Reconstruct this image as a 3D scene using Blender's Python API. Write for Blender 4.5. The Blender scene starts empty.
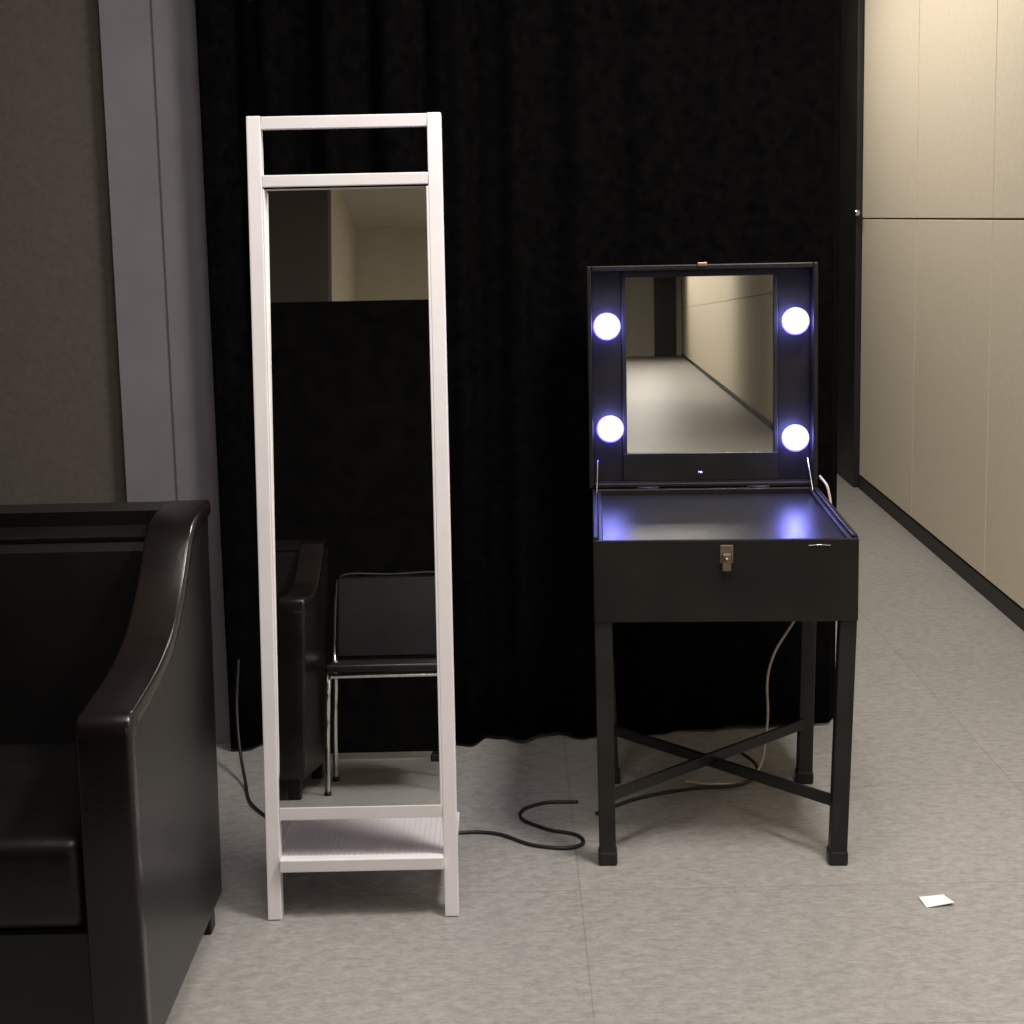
import bpy, bmesh, math
from mathutils import Vector, Matrix, Euler
scene = bpy.context.scene
scene.view_settings.view_transform = 'Standard'
COL = scene.collection

# ---------------------------------------------------------------- materials
def new_mat(name):
    m = bpy.data.materials.new(name); m.use_nodes = True
    nt = m.node_tree
    return m, nt, nt.nodes['Principled BSDF']

def ramp_mat(name, c1, c2, scale=5, detail=6, rough=0.5, stretch=(1,1,1), rot=(0,0,0), metallic=0, bump=0.0, bscale=None, spec=0.5, lo=0.3, hi=0.7, coat=0):
    m, nt, b = new_mat(name)
    tc = nt.nodes.new('ShaderNodeTexCoord'); mp = nt.nodes.new('ShaderNodeMapping')
    mp.inputs['Scale'].default_value = stretch; mp.inputs['Rotation'].default_value = rot
    nz = nt.nodes.new('ShaderNodeTexNoise'); nz.inputs['Scale'].default_value = scale; nz.inputs['Detail'].default_value = detail
    rp = nt.nodes.new('ShaderNodeValToRGB')
    rp.color_ramp.elements[0].color = (*c1, 1); rp.color_ramp.elements[1].color = (*c2, 1)
    rp.color_ramp.elements[0].position = lo; rp.color_ramp.elements[1].position = hi
    L = nt.links.new
    L(tc.outputs['Object'], mp.inputs['Vector']); L(mp.outputs[0], nz.inputs['Vector'])
    L(nz.outputs['Fac'], rp.inputs['Fac']); L(rp.outputs['Color'], b.inputs['Base Color'])
    b.inputs['Roughness'].default_value = rough; b.inputs['Metallic'].default_value = metallic
    b.inputs['Specular IOR Level'].default_value = spec
    b.inputs['Coat Weight'].default_value = coat
    if bump > 0:
        n2 = nt.nodes.new('ShaderNodeTexNoise'); n2.inputs['Scale'].default_value = bscale or scale*8; n2.inputs['Detail'].default_value = 4
        L(mp.outputs[0], n2.inputs['Vector'])
        bp = nt.nodes.new('ShaderNodeBump'); bp.inputs['Strength'].default_value = bump; bp.inputs['Distance'].default_value = 0.01
        L(n2.outputs['Fac'], bp.inputs['Height']); L(bp.outputs[0], b.inputs['Normal'])
    return m

M_white = ramp_mat('white_powdercoat', (.76,.725,.74), (.81,.78,.795), 6, rough=0.4)
M_black = ramp_mat('black_painted_wood', (.004,.0037,.0035), (.012,.0098,.008), 7, rough=0.42, bump=.06, bscale=90, spec=.28)
M_tray = ramp_mat('black_tray_laminate', (.006,.006,.007), (.012,.012,.013), 9, rough=0.32, bump=.05, bscale=140)
M_leg = ramp_mat('black_steel', (.007,.0066,.0063), (.015,.014,.013), 9, rough=0.42, spec=.33)
M_leather = ramp_mat('black_leather', (.0045,.0043,.0042), (.010,.0093,.009), 5, rough=0.33, bump=.08, bscale=110, spec=.42)
M_trimleather = ramp_mat('dark_leather_trim', (.005,.0038,.0035), (.012,.0085,.0075), 6, rough=0.22, bump=.04, bscale=120, spec=.5)
M_curtain = ramp_mat('black_velvet', (.0012,.0012,.0013), (.0036,.0034,.0034), 30, rough=1.0, spec=.03, bump=.2, bscale=200)
M_partition = ramp_mat('black_felt', (.002,.002,.002), (.006,.0055,.005), 14, rough=.95, spec=.06, bump=.2)
M_chrome = ramp_mat('chrome', (.75,.75,.76), (.85,.85,.86), 4, rough=.12, metallic=1)
M_brass = ramp_mat('aged_brass', (.16,.125,.09), (.30,.24,.18), 30, rough=.4, metallic=1)
M_wallA = ramp_mat('taupe_wall_fabric', (.098,.087,.072), (.118,.105,.088), 60, rough=.9, bump=.15, bscale=300, spec=.2)
M_wallB = ramp_mat('mauve_grey_plaster', (.185,.172,.19), (.21,.197,.215), 8, rough=.85, spec=.2)
M_panel = ramp_mat('beige_fabric_panel', (.72,.645,.51), (.78,.705,.56), 50, rough=.9, bump=.12, bscale=350, spec=.2)
M_cream = ramp_mat('cream_wall', (.60,.55,.45), (.65,.60,.50), 10, rough=.85, spec=.2)
M_darkdoor = ramp_mat('dark_door_laminate', (.012,.011,.010), (.022,.02,.018), 5, rough=.5)
M_base = ramp_mat('black_baseboard', (.006,.006,.006), (.012,.011,.01), 5, rough=.5)
M_ceil = ramp_mat('ceiling_paint', (.6,.57,.52), (.66,.63,.58), 5, rough=.9)
M_cableb = ramp_mat('black_rubber', (.008,.008,.008), (.014,.014,.014), 9, rough=.5)
M_cablew = ramp_mat('beige_cable_sheath', (.5,.42,.34), (.6,.5,.42), 9, rough=.5)
M_paper = ramp_mat('paper', (.8,.8,.8), (.88,.88,.88), 9, rough=.8)

m, nt, b = new_mat('mirror_glass')
nz = nt.nodes.new('ShaderNodeTexNoise'); nz.inputs['Scale'].default_value = 3
rp = nt.nodes.new('ShaderNodeMapRange'); rp.inputs['To Min'].default_value = .0; rp.inputs['To Max'].default_value = .012
nt.links.new(nz.outputs['Fac'], rp.inputs['Value']); nt.links.new(rp.outputs[0], b.inputs['Roughness'])
b.inputs['Base Color'].default_value = (.84,.85,.84,1); b.inputs['Metallic'].default_value = 1
M_mirror = m

m, nt, b = new_mat('bulb_glow')
b.inputs['Base Color'].default_value = (.9,.9,1,1)
lw = nt.nodes.new('ShaderNodeLayerWeight'); lw.inputs['Blend'].default_value = .5
rr = nt.nodes.new('ShaderNodeValToRGB')
rr.color_ramp.elements[0].color = (.34,.36,1,1); rr.color_ramp.elements[0].position = .20
rr.color_ramp.elements[1].color = (.010,.006,.15,1); rr.color_ramp.elements[1].position = .74
k = rr.color_ramp.elements.new(.48); k.color = (.030,.024,.75,1)
nt.links.new(lw.outputs['Facing'], rr.inputs['Fac']); nt.links.new(rr.outputs[0], b.inputs['Emission Color'])
b.inputs['Emission Strength'].default_value = 36
M_bulb = m

# floor: veined stone tile
m, nt, b = new_mat('veined_stone_tile')
L = nt.links.new
tc = nt.nodes.new('ShaderNodeTexCoord')
mp = nt.nodes.new('ShaderNodeMapping'); mp.inputs['Scale'].default_value = (3.2, 6.5, 1); mp.inputs['Rotation'].default_value = (0,0,math.radians(-35))
L(tc.outputs['Object'], mp.inputs['Vector'])
n1 = nt.nodes.new('ShaderNodeTexNoise'); n1.inputs['Scale'].default_value = 8; n1.inputs['Detail'].default_value = 13; n1.inputs['Roughness'].default_value = .85; n1.inputs['Distortion'].default_value = .4
L(mp.outputs[0], n1.inputs['Vector'])
r1 = nt.nodes.new('ShaderNodeValToRGB')
e = r1.color_ramp.elements
e[0].position = .34; e[0].color = (.20,.19,.178,1); e[1].position = .66; e[1].color = (.42,.405,.385,1)
k = e.new(.5); k.color = (.315,.302,.284,1)
L(n1.outputs['Fac'], r1.inputs['Fac'])
bk = nt.nodes.new('ShaderNodeTexBrick'); bk.offset = .0
bk.inputs['Color1'].default_value = (1,1,1,1); bk.inputs['Color2'].default_value = (.94,.94,.94,1); bk.inputs['Mortar'].default_value = (.75,.73,.72,1)
bk.inputs['Scale'].default_value = 1; bk.inputs['Mortar Size'].default_value = .002; bk.inputs['Brick Width'].default_value = 1.2; bk.inputs['Row Height'].default_value = .6
mp2 = nt.nodes.new('ShaderNodeMapping'); mp2.inputs['Location'].default_value = (-.135,-.28,0)
L(tc.outputs['Object'], mp2.inputs['Vector']); L(mp2.outputs[0], bk.inputs['Vector'])
mx = nt.nodes.new('ShaderNodeMixRGB'); mx.blend_type = 'MULTIPLY'; mx.inputs[0].default_value = 1
L(r1.outputs[0], mx.inputs[1]); L(bk.outputs['Color'], mx.inputs[2]); L(mx.outputs[0], b.inputs['Base Color'])
b.inputs['Roughness'].default_value = .45; b.inputs['Specular IOR Level'].default_value = .4
M_floor = m

# ---------------------------------------------------------------- mesh helpers
def finish(o, mat, parent=None, smooth=False):
    COL.objects.link(o)
    if mat: o.data.materials.append(mat)
    if parent: o.parent = parent
    if smooth:
        for p in o.data.polygons: p.use_smooth = True
    return o

def box(name, lo, hi, mat, parent=None, bevel=0.0, seg=2, smooth=False):
    bm = bmesh.new(); bmesh.ops.create_cube(bm, size=1)
    lo = Vector(lo); hi = Vector(hi); c = (lo+hi)/2; s = hi-lo
    for v in bm.verts: v.co = Vector((c.x+v.co.x*s.x, c.y+v.co.y*s.y, c.z+v.co.z*s.z))
    if bevel > 0:
        bmesh.ops.bevel(bm, geom=bm.edges[:], offset=bevel, segments=seg, profile=.5, affect='EDGES')
    me = bpy.data.meshes.new(name); bm.to_mesh(me); bm.free()
    return finish(bpy.data.objects.new(name, me), mat, parent, smooth or seg > 2)

def empty(name, loc=(0,0,0), rot=(0,0,0)):
    o = bpy.data.objects.new(name, None); o.location = loc; o.rotation_euler = rot
    o.empty_display_size = .1; COL.objects.link(o); return o

def beam(name, p1, p2, w, h, mat, parent=None, bevel=.002):
    p1 = Vector(p1); p2 = Vector(p2); d = p2-p1; l = d.length
    o = box(name, (-w/2,-h/2,0), (w/2,h/2,l), mat, parent, bevel)
    up = Vector((0,1,0)) if abs(d.normalized().z) > .5 else Vector((0,0,1))
    z = d.normalized(); x = up.cross(z).normalized(); y = z.cross(x)
    mt = Matrix((x,y,z)).transposed().to_4x4(); mt.translation = p1
    o.data.transform(mt); return o

def tube(name, pts, r, mat, parent=None, smooth_curve=True, cyclic=False):
    cu = bpy.data.curves.new(name, 'CURVE'); cu.dimensions = '3D'
    cu.bevel_depth = r; cu.bevel_resolution = 4; cu.resolution_u = 10; cu.use_fill_caps = True
    if smooth_curve:
        sp = cu.splines.new('BEZIER'); sp.bezier_points.add(len(pts)-1)
        for bp_, p in zip(sp.bezier_points, pts):
            bp_.co = p; bp_.handle_left_type = bp_.handle_right_type = 'AUTO'
    else:
        sp = cu.splines.new('POLY'); sp.points.add(len(pts)-1)
        for q, p in zip(sp.points, pts): q.co = (*p, 1)
    sp.use_cyclic_u = cyclic
    tmp = bpy.data.objects.new(name, cu); COL.objects.link(tmp)
    dg = bpy.context.evaluated_depsgraph_get()
    me = bpy.data.meshes.new_from_object(tmp.evaluated_get(dg))
    bpy.data.objects.remove(tmp)
    me.name = name; me.materials.clear()
    return finish(bpy.data.objects.new(name, me), mat, parent, True)

def lathe(name, prof, mat, parent=None, n=28, axis='z', loc=(0,0,0)):
    bm = bmesh.new(); rings = []
    for r, z in prof:
        ring = []
        for i in range(n):
            a = 2*math.pi*i/n; x, y = r*math.cos(a), r*math.sin(a)
            co = (x,y,z) if axis == 'z' else (x, -z, y)
            ring.append(bm.verts.new(Vector(co)+Vector(loc)))
        rings.append(ring)
    for a, b_ in zip(rings, rings[1:]):
        for i in range(n):
            bm.faces.new((a[i], a[(i+1)%n], b_[(i+1)%n], b_[i]))
    bm.faces.new(rings[0]); bm.faces.new(rings[-1])
    bmesh.ops.recalc_face_normals(bm, faces=bm.faces)
    me = bpy.data.meshes.new(name); bm.to_mesh(me); bm.free()
    return finish(bpy.data.objects.new(name, me), mat, parent, True)

def prism(name, prof, x0, x1, mat, parent=None, bevel=.0, seg=3, M=None):
    bm = bmesh.new()
    a = [bm.verts.new((x0,y,z)) for y,z in prof]; b_ = [bm.verts.new((x1,y,z)) for y,z in prof]
    n = len(prof)
    bm.faces.new(a); bm.faces.new(b_[::-1])
    for i in range(n): bm.faces.new((a[i], b_[i], b_[(i+1)%n], a[(i+1)%n]))
    bmesh.ops.recalc_face_normals(bm, faces=bm.faces)
    if bevel > 0:
        ed = set()
        for f in bm.faces:
            if len(f.verts) == n and n > 4:
                ed.update(f.edges)
        if n <= 4: ed = set(bm.edges)
        bmesh.ops.bevel(bm, geom=list(ed), offset=bevel, segments=seg, profile=.5, affect='EDGES')
    me = bpy.data.meshes.new(name); bm.to_mesh(me); bm.free()
    if M: me.transform(M)
    return finish(bpy.data.objects.new(name, me), mat, parent)

# ---------------------------------------------------------------- room shell
CEIL = 3.1; BACK = -40
box('floor', (-4,BACK,-.1), (2.4,11,0), M_floor)
box('ceiling', (-4,BACK,CEIL), (2.4,11,CEIL+.1), M_ceil)
ang = -math.atan(.0255)
def wall_piece(name, y0, y1, z0, z1, t0, t1, mat, bevel=0):
    o = box(name, (t0, y0, z0), (t1, y1, z1), mat, None, bevel)
    o.data.transform(Matrix.Translation((1.728,0,0)) @ Matrix.Rotation(ang, 4, 'Z'))
    return o
PEND = 8.28
wall_piece('wall_right', BACK, 11.0, 0, CEIL, .015, .14, M_base)
bm = bmesh.new()
ys = [PEND-1.21*i for i in range(0,40)]
g = .006
for i in range(len(ys)-1):
    y1, y0 = ys[i], ys[i+1]
    for z0, z1 in ((.075,1.497),(1.497,CEIL)):
        r = bmesh.ops.create_cube(bm, size=1)
        for v in r['verts']:
            v.co = Vector((.008+v.co.x*.016, (y0+y1)/2+v.co.y*(y1-y0-g), (z0+z1)/2+v.co.z*(z1-z0-g)))
bmesh.ops.bevel(bm, geom=bm.edges[:], offset=.003, segments=2, affect='EDGES')
me = bpy.data.meshes.new('trim_1'); bm.to_mesh(me); bm.free()
me.transform(Matrix.Translation((1.728,0,0)) @ Matrix.Rotation(ang, 4, 'Z'))
finish(bpy.data.objects.new('trim_1', me), M_panel)
wall_piece('baseboard_right', BACK, PEND, 0, .07, -.004, .015, M_base, .002)
wall_piece('door_right', PEND+.02, 9.5, 0.005, CEIL, -.03, .015, M_darkdoor, .004)  # dark door beyond the last beige panel
lathe('trim_4', [(.012,0),(.012,.02),(.018,.024),(.016,.034)], M_chrome, None, 18, 'y', (1.900,PEND-.02,1.53))
box('wall_far', (-4,11,0), (2.4,11.12,CEIL), M_darkdoor)
box('wall_back', (-4,BACK-.12,0), (2.4,BACK,CEIL), M_cream)
box('door_back', (-.15,BACK,.0), (.55,BACK+.06,2.9), M_darkdoor, None, .01)  # dark door on the back wall, visible only by reflection
box('wall_left', (-4.12,BACK,0), (-4,11,CEIL), M_wallA)
box('wall_front_left', (-4,4.36,0), (-1.13,4.50,CEIL), M_wallA)
box('wall_pier', (-1.13,4.32,0), (-.80,4.60,CEIL), M_wallB)
box('trim_2', (-.985,4.317,0), (-.981,4.321,CEIL), M_wallA)
box('wall_core', (-.80,4.46,0), (.90,10.9,CEIL), M_darkdoor)
# behind the camera
box('wall_rear_pier', (-4,-1.65,0), (-.99,-1.5,CEIL), M_wallA)
box('wall_rear_left', (-.99,-3.2,0), (-.05,-3.0,CEIL), M_cream)
box('wall_rear_return', (-1.2,-3.0,0), (-.99,-1.65,CEIL), M_cream)

# ---------------------------------------------------------------- curtain
def curtain(name, path, z0, z1, mat, amp, wl, nz=14, thick=.008):
    P = [Vector((x,y)) for x,y in path]
    Ls = [0]
    for a, b_ in zip(P, P[1:]): Ls.append(Ls[-1]+(b_-a).length)
    T = Ls[-1]; n = int(T/.012)
    bm = bmesh.new(); grid = []
    for j in range(nz+1):
        v = j/nz; z = z0+(z1-z0)*v; row = []
        for i in range(n+1):
            s = T*i/n
            k = 0
            while k < len(Ls)-2 and Ls[k+1] < s: k += 1
            u = (s-Ls[k])/(Ls[k+1]-Ls[k]); p = P[k].lerp(P[k+1], u)
            d_ = (P[k+1]-P[k]).normalized(); nn = Vector((d_.y,-d_.x))
            ph = 2*math.pi*s/wl + .9*math.sin(s*3.1) + .5*math.sin(s*7.7+1) + .35*math.sin(v*3+s*2)
            a = amp*(.55+.45*math.sin(s*2.3+.7))*(1.15-.35*v)
            off = a*math.sin(ph) + .3*a*math.sin(2.3*ph+1)
            q = p+nn*off
            zz = z
            if j == 0: zz = z0+.006*(1+math.sin(s*9))
            row.append(bm.verts.new((q.x,q.y,zz)))
        grid.append(row)
    for j in range(nz):
        for i in range(n):
            bm.faces.new((grid[j][i],grid[j][i+1],grid[j+1][i+1],grid[j+1][i]))
    me = bpy.data.meshes.new(name); bm.to_mesh(me); bm.free()
    o = finish(bpy.data.objects.new(name, me), mat, None, True)
    md = o.modifiers.new('thickness','SOLIDIFY'); md.thickness = thick; md.offset = 0
    return o
curtain('curtain', [(-.845,4.27),(-.4,4.25),(.1,4.30),(.5,4.33),(.88,4.36),(.94,4.38),(.97,4.43),(.98,4.52),(.985,5.2)], .004, CEIL-.06, M_curtain, .032, .17)
tube('curtain_rail', [(-.86,4.29,CEIL-.04),(.96,4.37,CEIL-.04)], .014, M_leg, None, False)

# partition behind camera
pt = empty('partition_screen', (0,0,0))
box('panel', (-2.3,-.16,.03), (-.26,-.12,2.05), M_partition, pt, .006)
for i,x in enumerate((-2.2,-1.3,-.36)):
    box('foot_%d'%i, (x-.02,-.3,0), (x+.02,.02,.03), M_leg, pt, .004)

# ---------------------------------------------------------------- standing mirror
sm = empty('standing_mirror', (-.354,3.16,0))
lean = math.tan(math.radians(5.8)); W = .213; S = .031
def F(z): return z*lean
H = 1.771
for n_, x in (('stile_left',-W+S/2),('stile_right',W-S/2)):
    beam(n_, (x,F(0)+.017,0), (x,F(H)+.017,H), S, .034, M_white, sm)
def rail(n_, zc, h):
    beam(n_, (-W+S,F(zc)+.017,zc), (W-S,F(zc)+.017,zc), .032, h, M_white, sm)
rail('rail_top', H-.014, .028); rail('rail_upper', 1.631, .026); rail('rail_lower', .238, .030)
ga = math.atan(lean)
G = Matrix.Rotation(-ga, 4, 'X')
zc = .937
G2 = G @ Matrix.Translation((0,.017,zc)) @ Matrix.Rotation(math.radians(-1.30),4,'X') @ Matrix.Translation((0,-.017,-zc))
gx = W-S
def lb(n_, lo, hi, mat, bv=.0015, T=None):
    o = box(n_, lo, hi, mat, sm, bv); o.data.transform(T or G); return o
lb('glass', (-gx+.002,.016,.250), (gx-.004,.019,1.626), M_mirror, 0, G2)
lb('backing', (-gx+.001,.0195,.248), (gx-.001,.023,1.627), M_black, .001, G2)
lb('glass_edge_right', (gx-.005,.000,.252), (gx,.036,1.622), M_white)
lb('glass_edge_left', (-gx,.002,.252), (-gx+.004,.036,1.622), M_white)
D = .27
box('shelf_rail_front', (-W+S,.0,.112), (W-S,.026,.140), M_white, sm, .002)
box('shelf_rail_back', (-W+S,D-.02,.112), (W-S,D,.136), M_white, sm, .002)
for n_, x in (('shelf_side_left',-W+.004),('shelf_side_right',W-.024)):
    box(n_, (x,.034,.112), (x+.020,D,.136), M_white, sm, .002)
bm = bmesh.new()
def addb(bm, lo, hi):
    r = bmesh.ops.create_cube(bm, size=1)
    for v in r['verts']:
        v.co = Vector([(lo[i]+hi[i])/2+v.co[i]*(hi[i]-lo[i]) for i in range(3)])
nx = 30
x0, x1 = -W+S-.006, W-S+.006
for i in range(nx+1):
    x = x0+(x1-x0)*i/nx
    addb(bm, (x-.0044,.026,.1310), (x+.0044,D-.02,.1322))
for i in range(19):
    y = .028+(D-.05)*i/18
    addb(bm, (x0,y-.0044,.1311), (x1,y+.0044,.1323))
me = bpy.data.meshes.new('shelf_perforated'); bm.to_mesh(me); bm.free()
finish(bpy.data.objects.new('shelf_perforated', me), M_white, sm)
for n_, x in (('rear_leg_left',-W+.034),('rear_leg_right',W-.034)):
    beam(n_, (x,D-.01,.014), (x,D-.01,.13), .02, .02, M_white, sm)
    beam(n_+'_brace', (x,D-.01,.12), (x,F(1.0)+.050,1.0), .016, .016, M_white, sm)
    lathe(n_+'_glide', [(.006,0),(.014,.001),(.014,.012),(.007,.018)], M_chrome, sm, 16, loc=(x,D-.01,0))

# ---------------------------------------------------------------- vanity
vt = empty('makeup_vanity_table', (.503,3.70,0), (0,0,math.radians(-3.1)))
hw, hd = .305, .3185; zb, zt = .602, .803
t = .014
box('case_front', (-hw,-hd,zb), (hw,-hd+t,zt-.006), M_black, vt, .003)
box('case_back', (-hw,hd-t,zb), (hw,hd,zt), M_black, vt, .003)
box('case_left', (-hw,-hd+t,zb), (-hw+t,hd-t,zt), M_black, vt, .003)
box('case_right', (hw-t,-hd+t,zb), (hw,hd-t,zt), M_black, vt, .003)
box('case_bottom', (-hw+t,-hd+t,zb), (hw-t,hd-t,zb+.01), M_black, vt)
box('tray_top', (-hw+t+.001,-hd+t+.001,zt-.03), (hw-t-.001,hd-t-.001,zt-.016), M_tray, vt, .002)
box('tray_lip_left', (-hw+t,-hd+t,zt-.016), (-hw+t+.010,hd-t,zt-.006), M_leg, vt, .002)
box('tray_lip_right', (hw-t-.010,-hd+t,zt-.016), (hw-t,hd-t,zt-.006), M_leg, vt, .002)
lw_ = .040
legs = [('leg_front_left',(-.284,-.292),(-.279,-.286)),('leg_front_right',(.284,-.292),(.268,-.282)),
        ('leg_back_left',(-.280,.285),(-.262,.235)),('leg_back_right',(.280,.285),(.262,.235))]
for n_, a, b_ in legs:
    beam(n_, (b_[0],b_[1],.01), (a[0],a[1],zb), lw_, lw_, M_leg, vt, .003)
    box(n_+'_shoe', (b_[0]-.023,b_[1]-.023,0), (b_[0]+.023,b_[1]+.023,.035), M_leg, vt, .006)
beam('brace_1', (-.279,-.286,.165), (.266,.24,.165), .012, .028, M_leg, vt)
beam('brace_2', (.270,-.282,.150), (-.266,.24,.150), .012, .028, M_leg, vt)
for n_, p, q in (('apron_left',(-.284,-.28,.59),(-.28,.28,.59)),('apron_right',(.284,-.28,.59),(.28,.28,.59)),('apron_back',(-.28,.285,.59),(.28,.285,.59))):
    beam(n_, p, q, .02, .024, M_leg, vt)
box('latch_plate', (-.014,-hd-.004,.742), (.018,-hd,.786), M_brass, vt, .003)
box('latch_hasp', (-.009,-hd-.010,.724), (.013,-hd-.003,.766), M_brass, vt, .004)
lathe('latch_knob', [(.006,0),(.006,.005),(.003,.008)], M_brass, vt, 16, 'y', (.002,-hd-.008,.752))
tube('carry_handle', [(.19,-hd-.001,.782),(.215,-hd-.003,.784),(.24,-hd-.001,.782)], .0010, M_chrome, vt)
# lid
LH = .605; LD = .085
lid = empty('lid', (-.004,hd,zt)); lid.parent = vt; lid.rotation_euler = (math.radians(-1.9),0,0)
box('lid_back', (-hw-.004,LD-.008,0), (hw+.004,LD,LH), M_black, lid, .002)
box('lid_side_left', (-hw-.004,0,0), (-hw+.009,LD-.008,LH), M_black, lid, .003)
box('lid_side_right', (hw-.009,0,0), (hw+.004,LD-.008,LH), M_black, lid, .003)
box('lid_side_top', (-hw+.009,0,LH-.014), (hw-.009,LD-.008,LH), M_black, lid, .003)
box('lid_side_bottom', (-hw+.009,0,.002), (hw-.009,LD-.008,.014), M_black, lid, .003)
box('lid_mirror', (-.203,.058,.088), (.197,.062,.574), M_mirror, lid)
box('lid_mirror_frame_bottom', (-.215,.045,.014), (.209,.077,.090), M_black, lid, .002)
box('lid_mirror_frame_top', (-.215,.050,.572), (.209,.077,LH-.014), M_black, lid, .002)
box('lid_mirror_frame_left', (-.215,.048,.088), (-.203,.077,.574), M_leg, lid, .002)
box('lid_mirror_frame_right', (.197,.048,.088), (.209,.077,.574), M_leg, lid, .002)
box('lamp_board_left', (-hw+.009,.055,.014), (-.215,.077,LH-.014), M_black, lid, .002)
box('lamp_board_right', (.209,.055,.014), (hw-.009,.077,LH-.014), M_black, lid, .002)
bulbs = [(-.256,.442),(.250,.448),(-.250,.163),(.250,.132)]
for i,(x,z) in enumerate(bulbs):
    lathe('socket_%d'%i, [(.022,0),(.022,.012),(.016,.022)], M_leg, lid, 24, 'y', (x,.055,z))
    prof = [(.012,.018)]
    for k in range(1,20):
        a = math.pi*(.12+.88*k/20); prof.append((.037*math.sin(a), .048-.037*math.cos(a)))
    prof.append((.0005,.085))
    lathe('bulb_%d'%i, prof, M_bulb, lid, 32, 'y', (x,.055,z))
box('lid_catch', (-.012,-.006,LH-.006), (.014,.012,LH+.005), M_brass, lid, .002)
lathe('screw', [(.006,0),(.006,.003)], M_chrome, lid, 14, 'y', (-.004,.045,.035))
for i,x in enumerate((-.15,.15)):
    h = lathe('hinge_%d'%i, [(.005,-.03),(.005,.03)], M_leg, lid, 12)
    h.data.transform(Matrix.Translation((x,0,0)) @ Matrix.Rotation(math.pi/2,4,'Y'))
for s_ in (-1,1):
    beam('lid_stay_%s'%('l' if s_<0 else 'r'), (s_*(hw-.020), .02, .075), (s_*(hw-.016), -.045, -.006), .003, .009, M_chrome, lid, .001)
tube('lamp_cord', [(.312,.33,.83),(.33,.30,.80),(.325,.34,.62),(.26,.34,.45),(.18,.33,.30),(.17,.32,.12),(.13,.26,.01),(.02,.20,.006),(-.06,.22,.006)], .0035, M_cablew, vt)
tube('lamp_lead', [(-.305,.0,.005),(-.20,.10,.005),(-.05,.17,.006),(.10,.20,.012),(.14,.30,.02),(.10,.36,.04)], .0045, M_cableb, vt)

# ---------------------------------------------------------------- armchair
def samp(P, n):
    P = [Vector(p) for p in P]; Ls=[0]
    for a,b_ in zip(P,P[1:]): Ls.append(Ls[-1]+(b_-a).length)
    out=[]
    for i in range(n+1):
        s = Ls[-1]*i/n; k=0
        while k < len(Ls)-2 and Ls[k+1] < s: k+=1
        out.append(P[k].lerp(P[k+1], (s-Ls[k])/(Ls[k+1]-Ls[k])))
    return out
def smoothpts(P, it=2):
    for _ in range(it):
        Q=[P[0]]
        for a,b_ in zip(P,P[1:]):
            Q.append((a[0]*.75+b_[0]*.25,a[1]*.75+b_[1]*.25)); Q.append((a[0]*.25+b_[0]*.75,a[1]*.25+b_[1]*.75))
        Q.append(P[-1]); P=Q
    return P
def armchair(name, loc, rotz=0):
    A = empty(name, loc, (0,0,rotz))
    wdt = .39; aw = .088
    mid = smoothpts([(0.0,.708),(.12,.716),(.24,.728),(.34,.755),(.43,.81),(.50,.875),(.55,.922),(.62,.941),(.75,.943)])
    prof = [(.0,.07)]+[(y,z-.012) for y,z in mid]+[(.745,.88),(.70,.07)]
    for n_, x0 in (('arm_left',-wdt),('arm_right',wdt-aw)):
        prism(n_, [(y+.004,z) for y,z in prof], x0+.004, x0+aw-.004, M_leather, A, .004)
        capo = [(-.012,.075),(-.012,.693),(-.008,.708),(.004,.717)]+[(y,z+.006) for y,z in mid[2:]]
        O = samp(capo, 56); I = []
        for i,p in enumerate(O):
            a = O[max(0,i-1)]; b_ = O[min(len(O)-1,i+1)]
            d_ = (b_-a).normalized(); nn = Vector((d_.y,-d_.x))
            I.append(p+nn*.036)
        bm = bmesh.new()
        xa, xb = x0-.004, x0+aw+.004
        R = []
        for p,q in zip(O,I):
            R.append([bm.verts.new((xa,p.x,p.y)),bm.verts.new((xb,p.x,p.y)),bm.verts.new((xb,q.x,q.y)),bm.verts.new((xa,q.x,q.y))])
        for a,b_ in zip(R,R[1:]):
            for k in range(4): bm.faces.new((a[k],a[(k+1)%4],b_[(k+1)%4],b_[k]))
        bm.faces.new(R[0]); bm.faces.new(R[-1])
        bmesh.ops.recalc_face_normals(bm, faces=bm.faces)
        ed = [e for e in bm.edges if len(e.link_faces)==2 and e.calc_face_angle(0) > 1.2]
        bmesh.ops.bevel(bm, geom=ed, offset=.008, segments=4, profile=.5, affect='EDGES')
        me = bpy.data.meshes.new(n_+'_cap'); bm.to_mesh(me); bm.free()
        finish(bpy.data.objects.new(n_+'_cap', me), M_trimleather, A, True)
    box('base', (-wdt+aw,.03,.07), (wdt-aw,.70,.32), M_leather, A, .01)
    box('seat_cushion', (-wdt+aw+.002,.006,.322), (wdt-aw-.002,.56,.490), M_leather, A, .035, 5)
    prism('back_cushion', [(.50,.45),(.565,.878),(.60,.905),(.66,.915),(.66,.30),(.50,.30)], -wdt+aw+.002, wdt-aw-.002, M_leather, A, .015, 4)
    prism('back_shell', [(.66,.07),(.655,.945),(.755,.945),(.765,.925),(.705,.07)], -wdt+.006, wdt-.006, M_leather, A, .012, 4)
    tube('back_piping', [(-wdt+aw,.585,.903),(wdt-aw,.585,.903)], .004, M_trimleather, A, False)
    for i,(x,y) in enumerate(((-wdt+.04,.05),(wdt-.04,.05),(-wdt+.04,.66),(wdt-.04,.66))):
        box('leg_%d'%i, (x-.022,y-.022,0), (x+.022,y+.022,.072), M_leg, A, .004)
    return A
armchair('armchair', (-1.052,2.46,0), 0)
armchair('armchair', (-1.15,1.18,0), math.radians(180))

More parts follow.
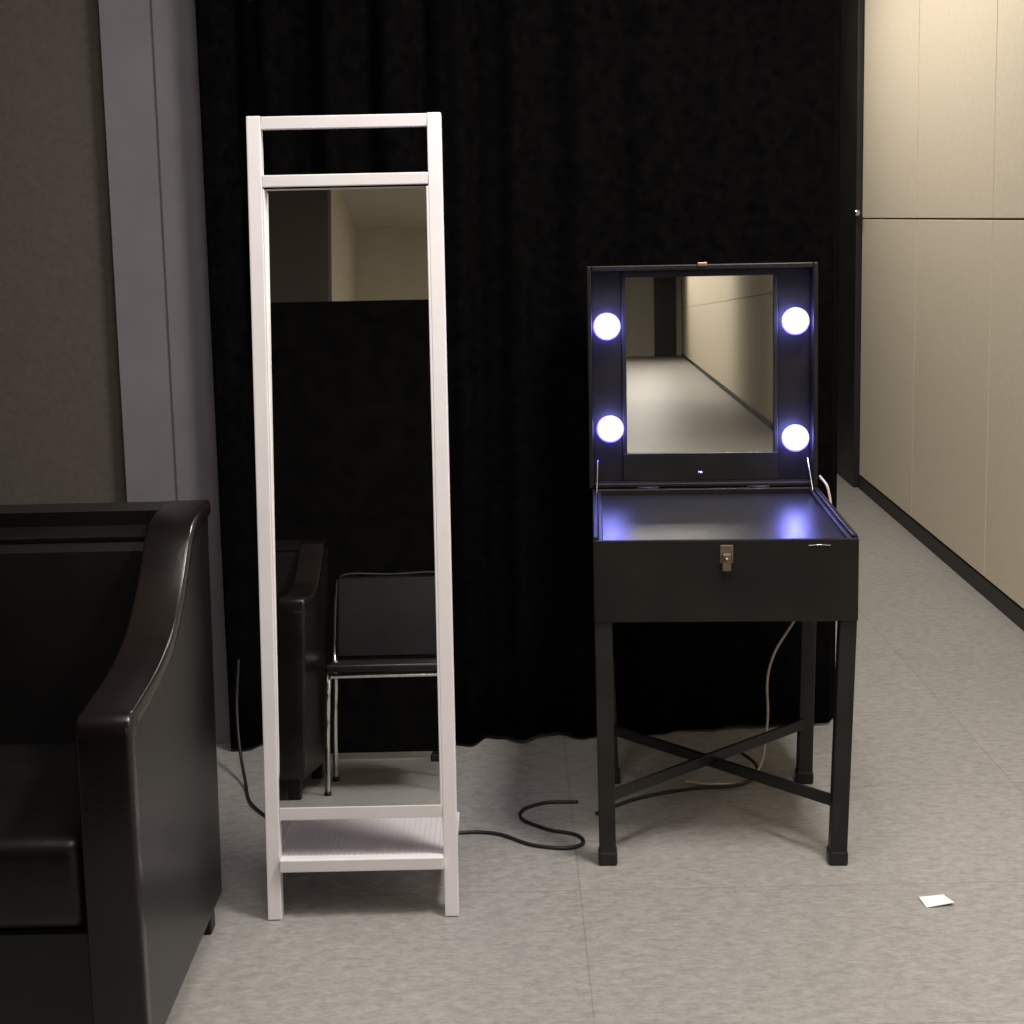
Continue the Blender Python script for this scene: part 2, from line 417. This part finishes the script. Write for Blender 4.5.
# ---------------------------------------------------------------- stacking chair (seen in the mirror)
C = empty('stacking_chair', (-.480,.84,0), (0,0,math.radians(177)))
r = .010
for n_, s_ in (('l',-1),('r',1)):
    x = s_*.225
    tube('side_frame_'+n_, [(x,-.20,.012),(x,-.185,.25),(x*.98,-.17,.425),(x*.98,-.12,.44),(x*.98,.15,.43),(x*.98,.185,.40),(x,.21,.22),(x,.235,.012)], r, M_chrome, C)
    tube('back_post_'+n_, [(x*.98,.16,.43),(x*.98,.20,.50),(x*.97,.235,.66),(x*.93,.262,.78)], r, M_chrome, C)
    for j,y in enumerate((-.20,.235)):
        lathe('glide_%s%d'%(n_,j), [(.013,0),(.014,.004),(.012,.016)], M_leg, C, 16, loc=(x,y,0))
tube('top_rail', [(-.209,.262,.78),(-.198,.266,.795),(0,.275,.798),(.198,.266,.795),(.209,.262,.78)], r*.7, M_leg, C)
tube('cross_rail', [(-.22,-.165,.425),(.22,-.165,.425)], r*.9, M_chrome, C, False)
tube('cross_rail_rear', [(-.22,.17,.415),(.22,.17,.415)], r*.9, M_chrome, C, False)
box('seat_pad', (-.232,-.215,.440), (.232,.20,.470), M_leather, C, .014, 4)
prism('back_pad', [(.150,.485),(.19,.66),(.220,.785),(.255,.792),(.235,.66),(.190,.475)], -.212, .212, M_leather, C, .008, 3)

# ---------------------------------------------------------------- cable, scrap
tube('power_cable', [(-.80,4.18,.30),(-.80,4.12,.16),(-.76,3.98,.02),(-.70,3.80,.005),(-.56,3.66,.005),(-.25,3.60,.005),(-.08,3.61,.005),(.05,3.52,.005),(.145,3.52,.005),(.150,3.57,.005),(.06,3.63,.005),(.0,3.72,.005),(.05,3.79,.005),(.155,3.80,.005)], .0045, M_cableb)
bm = bmesh.new()
vs = [bm.verts.new(p) for p in ((.90,3.155,.002),(.965,3.165,.008),(.955,3.215,.003),(.895,3.20,.006))]
bm.faces.new(vs)
me = bpy.data.meshes.new('paper_scrap'); bm.to_mesh(me); bm.free()
o = finish(bpy.data.objects.new('paper_scrap', me), M_paper)
md = o.modifiers.new('t','SOLIDIFY'); md.thickness = .001

# ---------------------------------------------------------------- lights
def area(name, loc, sx, sy, power, col, rot=(0,0,0)):
    l = bpy.data.lights.new(name, 'AREA'); l.shape = 'RECTANGLE'; l.size = sx; l.size_y = sy
    l.energy = power; l.color = col
    o = bpy.data.objects.new(name, l); o.location = loc; o.rotation_euler = rot; COL.objects.link(o); return o
warm = (1,.92,.82)
area('ceiling_light_corridor', (1.1,6.6,CEIL-.02), .3, 3.4, 56, warm)
area('ceiling_light_main', (.95,2.6,CEIL-.02), .4, .7, 80, (1,.95,.91))
area('fill_light_side', (-.25,2.1,CEIL-.02), .9, 1.2, 32, (1,.95,.91))  # soft fill, unseen; added to brighten the right wall more evenly
area('ceiling_light_rear', (.4,-4.5,CEIL-.02), .8, 3.0, 70, warm)
area('fill_light_rear_far', (-.3,-24,CEIL-.02), 1.0, 20.0, 420, warm)  # unseen lamp added so the far end of the corridor floor is lit
w = bpy.data.worlds.new('world'); scene.world = w; w.use_nodes = True
w.node_tree.nodes['Background'].inputs[0].default_value = (.9,.9,1,1)
w.node_tree.nodes['Background'].inputs[1].default_value = .05

# ---------------------------------------------------------------- camera
cd = bpy.data.cameras.new('camera'); cam = bpy.data.objects.new('camera', cd); COL.objects.link(cam)
cd.sensor_width = 36; cd.lens = 1500/1024*36; cd.shift_y = -83/1024; cd.clip_start = .05
cam.matrix_world = Matrix.Translation((0,0,1.54)) @ Matrix.Rotation(math.radians(82),4,'X') @ Matrix.Rotation(math.radians(-1.2),4,'Z')
scene.camera = cam
